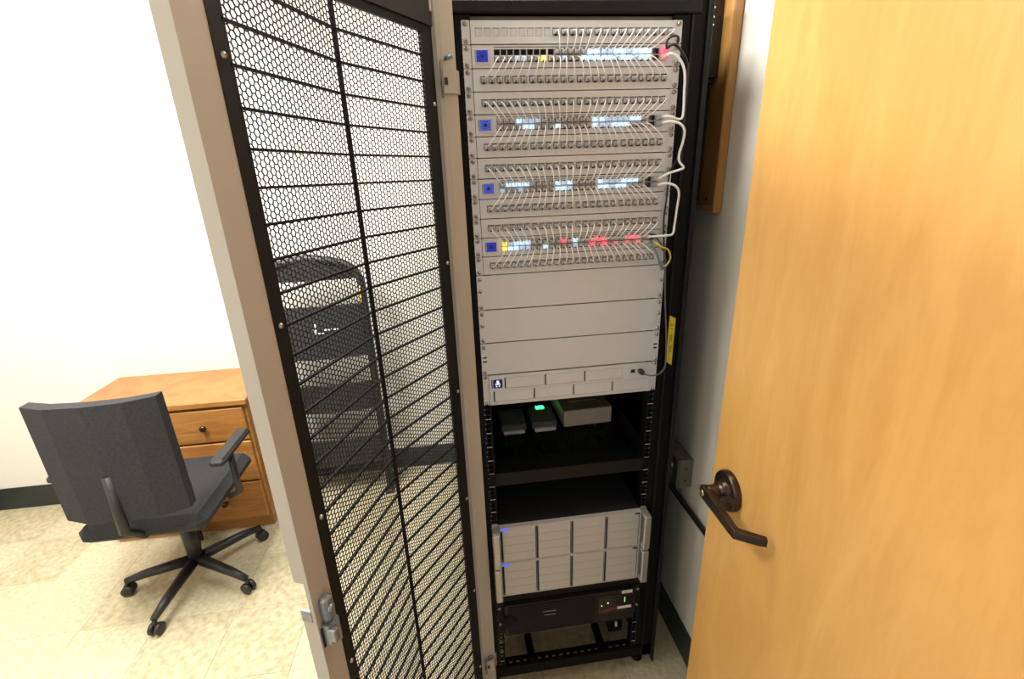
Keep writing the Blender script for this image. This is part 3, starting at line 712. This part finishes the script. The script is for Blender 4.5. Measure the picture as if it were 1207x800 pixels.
ob('status_led', MB().lathe([(.0030,0),(.0024,.0008)], (.125,-.0206,.088), (0,-1,0), 8), LEDW, cp)
ob('led_bar', MB().box(.181,.1835,-.0212,-.0205,.083,.104), LEDG2, cp)
for k in range(3): ob('button', MB().cbox(.158,.172,-.0215,-.0204,.080+.008*k,.0845+.008*k,.0005), UPSM, cp)
ob('curved_trim', MB().sweep([(.094,.054),(.118,.063),(.135,.066),(.206,.070),(.206,.060),(.135,.054),(.116,.050)], (0,-.0204,0), (0,-.0216,0), (1,0,0), (0,0,1)), REDINK, cp)
ob('name_plate', MB().cbox(.158,.205,-.0228,-.0214,.058,.068,.0004), STICK, cp)
st = ob('sticker', MB().box(.172,.2075,-.0190,-.0183,.1175,.1300), STICK, t)
tx = MB(); addtext(tx, 'UPS 01', .0085, .1895, -.0193, .1238); ob('sticker_text', tx, INK, st)
for sg in (-1,1):
    e = ob('rack_ear', MB().cbox(min(sg*.2190,sg*.2405), max(sg*.2190,sg*.2405), -.0040,-.0006,.001,H-.001,.0006), BLACK2, t)
    for z in (.044,.112): link('ear_screw', earscrew, e, (sg*.2320,-.0040,z))
t = thing('filler_panel', 'plain black filler strip between the servers and the battery backup', 'panel', (0,0,Z(-U*36)))
ob('strip', MB().cbox(-HW,HW,-.0028,-.0006,.0006,U-.0006,.0006), BLACK2, t)
for sg in (-1,1): ob('fold', MB().box(min(sg*.205,sg*.207),max(sg*.205,sg*.207),-.0006,.01,.003,U-.003), BLACK2, t)

# ------------------------------------------------------------------ room door leaf with lever handle (open, hinged near the doorway)
E0 = Vector((.27,-.2725)); th = math.radians(3)
dl = tag(link('door_1', None, None, (E0.x, E0.y, 0), (0,0,math.radians(180)-th+math.radians(0))), 'open maple room door with bronze lever handle', kind='structure')
# local: -Y of the leaf ... the leaf runs along local +Y toward its hinge, local +X faces the camera
ob('door_leaf', MB().cbox(-.044, 0, 0, .930, .010, 2.125, .0015), MAPLE, dl)
ob('latch_plate', MB().cbox(-.034,-.010,-.0010,.0005,.97,1.07,.0003), OB_BRONZE, dl)
zc, sc_ = 1.02, .0765
ro = ob('rose', MB().lathe([(.0445,0),(.0450,.003),(.0450,.010),(.0425,.0145),(.0405,.0155),(.0265,.0150),(.0255,.0165),(.0250,.023),(.0225,.0255),(.0200,.0258),(.0195,.031),(.0170,.032)], (0,0,0), (1,0,0), 40), OB_BRONZE, dl, (0,sc_,zc)); ro['label'] = 'dark bronze round rose'
ob('spindle_neck', MB().lathe([(.0165,.026),(.0160,.050),(.0165,.054)], (0,0,0), (1,0,0), 20), OB_BRONZE, ro)
lv = MB()
pr = [(-.0145,-.0115),(-.0165,0),(-.0145,.0115)]
# lever blade: runs along the leaf, then returns toward it
def loop(y, x0, x1, z0, z1): return [(x0,y,z0),(x1,y,z0),(x1,y,z1),(x0,y,z1)]
secs = [loop(-.0165,.050,.062,-.009,.009), loop(-.008,.048,.064,-.0145,.0145), loop(.010,.048,.064,-.0145,.0145), loop(.060,.050,.0645,-.0115,.0125), loop(.112,.051,.065,-.0095,.011)]
secs += [[(.050,.120,-.0090),(.064,.128,-.0090),(.064,.128,.0105),(.050,.120,.0105)], [(.020,.140,-.0085),(.026,.152,-.0085),(.026,.152,.0095),(.020,.140,.0095)], [(.010,.146,-.0080),(.014,.157,-.0080),(.014,.157,.0090),(.010,.146,.0090)]]
vs = [q for s_ in secs for q in s_]; fs = []
for i in range(len(secs)-1):
    for j in range(4): fs.append((4*i+j, 4*i+4+j, 4*i+4+(j+1)%4, 4*i+(j+1)%4))
fs += [(0,1,2,3), tuple(4*(len(secs)-1)+j for j in (3,2,1,0))]
lv.add(vs, fs)
lo = ob('lever', lv, OB_BRONZE, ro)
bv = lo.modifiers.new('soft_edges','BEVEL'); bv.width = .0022; bv.segments = 2; bv.limit_method = 'ANGLE'
ob('key_cylinder', MB().lathe([(.0072,.0635),(.0072,.0655),(.005,.0660)], (0,0,0), (1,0,0), 16), BRASS, ro)
for z in (.25, 1.05, 1.88): ob('hinge_knuckle', MB().cyl((-.050,.936,z-.05),(-.050,.936,z+.05),.007), OB_BRONZE, dl)

# ------------------------------------------------------------------ right wall: board, devices, box
BY0, BZ0 = .075, Z(-.421)
t = thing('backer_board', 'oak plywood board with trim fixed to the right wall beside the rack', 'board', (XR-.0012,BY0,BZ0))
ob('board_panel', MB().cbox(-.016,0,.018,.90,.02,.96,.001), OAKB, t)
ob('edge_trim', MB().cbox(-.024,0,0,.020,0,.98,.003), OAKB, t)
ob('edge_trim', MB().cbox(-.022,0,.0205,.90,0,.020,.003), OAKB, t)
ob('board_screw', MB().lathe([(.005,0),(.003,.002)], (-.016,.055,.035), (-1,0,0), 8), DARK, t)
t = thing('wall_router', 'black curved wall device with green lights near the top of the board', 'router', (XR-.0165,.135,Z(-.088)))
prof = [(0,0),(-.030,0),(-.046,.010),(-.056,.035),(-.058,.10),(-.050,.22),(0,.22)]
ob('case', MB().prism(prof, 0, .235), PLASTICK, t)
ob('painted_reflection', MB().prism([(-.0585,.045),(-.0598,.045),(-.0600,.10),(-.0587,.10)], .012, .20), REFLBLUE, t)  # thin blue strip added as a painted reflection on the black case
for z in (.115,.132,.152): ob('indicator', MB().lathe([(.0022,0),(.0016,.001)], (-.026,0,z), (0,-1,0), 8), LEDG2, t)
ob('base_foot', MB().cbox(-.05,0,.01,.20,-.012,0,.003), PLASTICK, t)
t = thing('wall_modem', 'flat black box on the board below the curved device', 'modem', (XR-.0165,.165,Z(-.392)))
ob('case', MB().cbox(-.036,0,0,.20,0,.285,.004), PLASTICK, t)
ob('side_vent', MB().box(-.030,-.006,-.0008,0,.03,.034).box(-.030,-.006,-.0008,0,.04,.044).box(-.030,-.006,-.0008,0,.05,.054), DARK, t)
t = thing('outlet_box', 'grey metal outlet box on the right wall with a black plug', 'outlet', (XR,.12,Z(-1.300)))
ob('box_body', MB().cbox(-.050,0,-.048,.060,0,.108,.003), BOXG, t)
cvp = ob('cover_plate', MB().cbox(-.054,-.050,-.046,.058,.002,.106,.001), BOXG, t)
ob('receptacle', MB().cbox(-.058,-.054,-.018,.022,.020,.088,.002), BOXG, cvp)
ob('plug', MB().cbox(-.088,-.058,-.020,.022,.024,.064,.006), PLASTICK, t)
ob('plug_prong_light', MB().cbox(-.066,-.058,-.024,-.008,.070,.084,.002), STICK, t)
for z in (.030,.074): ob('knockout', MB().lathe([(.004,0),(.003,.0006)], (-.026,-.048,z), (0,-1,0), 10), DARK, t)
t = tag(ob('wall_conduit', MB().tube([(0,0,0),(0,-.9,0)], .009, 10).cbox(-.012,.010,.0,.03,-.012,.012,.003), PLASTICK, None, (XR-.010,.30,Z(-1.378))), 'black conduit running along the right wall under the outlet box', 'conduit')

# ------------------------------------------------------------------ background seen through and beside the mesh door
t = thing('equipment_stand', 'tall black tiered stand with a rounded top against the back wall', 'stand', (-.985,1.21,0))
W2 = .235
loopp = [(-W2,0,.02),(-W2,0,1.20)] + [(-W2+.10-.10*math.cos(a), 0, 1.20+.115*math.sin(a)) for a in [k*math.pi/10 for k in range(1,5)]] + [(-W2+.12,0,1.325),(0,0,1.345),(W2-.12,0,1.325)] + [(W2-.10+.10*math.cos(a), 0, 1.20+.115*math.sin(a)) for a in [k*math.pi/10 for k in range(4,0,-1)]] + [(W2,0,1.20),(W2,0,.02)]
ob('frame_tube', MB().tube(loopp, .020, 8), PLASTICK, t)
def band(z0, z1, yo, nm, m, W2=W2):
    n = 8; pts = []
    f_ = [(x, -yo-.030*(1-(x/W2)**2)) for x in [-W2+.02+(2*W2-.04)*k/n for k in range(n+1)]]
    poly = f_ + [(x, y+.018) for x,y in f_[::-1]]
    return ob(nm, MB().prism(poly, z0, z1), m, t)
band(1.255,1.335,-.012,'top_band',PLASTICK,.160); band(1.235,1.300,-.012,'top_band',PLASTICK,.225)
pn = band(.835,1.110,.010,'back_panel',FABRIC)
ob('panel_print', MB().box(-.020,-.005,-.0435,-.0425,.985,1.0).box(.03,.10,-.0425,-.0415,.990,.997).box(-.02,.03,-.0435,-.0425,.975,.979).box(-.010,-.002,-.0435,-.0425,1.01,1.03), STICK, pn)
for z in (.53, .20):
    band(z, z+.155, .008, 'tier', PLASTICK)
    ob('shelf_plate', MB().cbox(-W2+.02,W2-.02,-.02,.12,z-.006,z,.002), PLASTICK, t)
for sg in (-1,1): ob('foot', MB().cbox(sg*W2-.022,sg*W2+.022,-.06,.13,0,.024,.004), PLASTICK, t)
ob('yellow_tie', MB().tube([(W2-.014,-.022,1.11),(W2-.006,-.026,1.14),(W2-.012,-.024,1.17),(W2-.002,-.026,1.20)], .005, 6), YEL, t)
t = thing('oak_cabinet', 'oak drawer cabinet behind the beige edge of the rack door', 'cabinet', (-1.705,.985,0))
ob('body', MB().cbox(-.385,.385,.012,.405,.05,.715,.002), OAK, t)
ob('plinth', MB().cbox(-.375,.378,.02,.40,0,.05,.002), OAK, t)
ob('top', MB().cbox(-.40,.40,-.012,.41,.715,.745,.004), OAK, t)
for c in range(2):
    for r,(z0,z1) in enumerate(((.075,.290),(.300,.520),(.530,.700))):
        d = ob('drawer', MB().cbox(-.375+.378*c,-.005+.378*c,-.006,.012,z0,z1,.004), OAK, t)
        ob('pull', MB().lathe([(.006,0),(.006,.010),(.015,.016),(.015,.022),(.008,.026)], (-.19+.378*c,-.006,(z0+z1)/2), (0,-1,0), 14), OB_BRONZE, d)
t = thing('office_chair', 'black office chair on casters in front of the oak cabinet', 'chair', (-1.5445,.6986,0), math.pi/2)
ang0 = math.radians(46-90)
for k in range(5):
    a = ang0+k*2*math.pi/5; dx, dy = math.cos(a), math.sin(a)
    l = ob('base_leg', MB().tube([(0.03*dx,.03*dy,.105),(.20*dx,.20*dy,.088),(.28*dx,.28*dy,.072)], [.024,.019,.014], 8), PLASTICK, t)
    cx_, cy_ = .28*dx, .28*dy
    c = MB()
    for s_ in (-1,1): c.lathe([(.012,0),(.025,.001),(.025,.014),(.012,.016)], (cx_-dy*s_*.006, cy_+dx*s_*.006, .026), (-dy*s_, dx*s_, 0), 14)
    c.cyl((cx_,cy_,.03),(cx_,cy_,.07),.007)
    ob('caster', c, PLASTICK, l)
ob('gas_column', MB().cyl((0,0,.09),(0,0,.30),.028).cyl((0,0,.30),(0,0,.42),.018), PLASTICK, t)
sp = MB().cbox(-.24,.24,-.23,.23,.42,.50,.03); ob('seat', sp, FABRIC, t)
bk = MB().prism([(-.25,-.21),(-.285,-.12),(-.295,0),(-.285,.12),(-.25,.21),(-.21,.21),(-.24,.12),(-.25,0),(-.24,-.12),(-.21,-.21)], .56, 1.02); ob('backrest', bk, FABRIC, t)
ob('back_support', MB().tube([(-.05,0,.42),(-.22,0,.44),(-.30,0,.52),(-.285,0,.75)], .018, 8), PLASTICK, t)
for sg in (-1,1): ob('armrest', MB().tube([(-.05,sg*.24,.45),(-.05,sg*.285,.47),(-.05,sg*.285,.66)], .014, 8).cbox(-.16,.10,sg*.285-.03,sg*.285+.03,.66,.69,.01), PLASTICK, t)
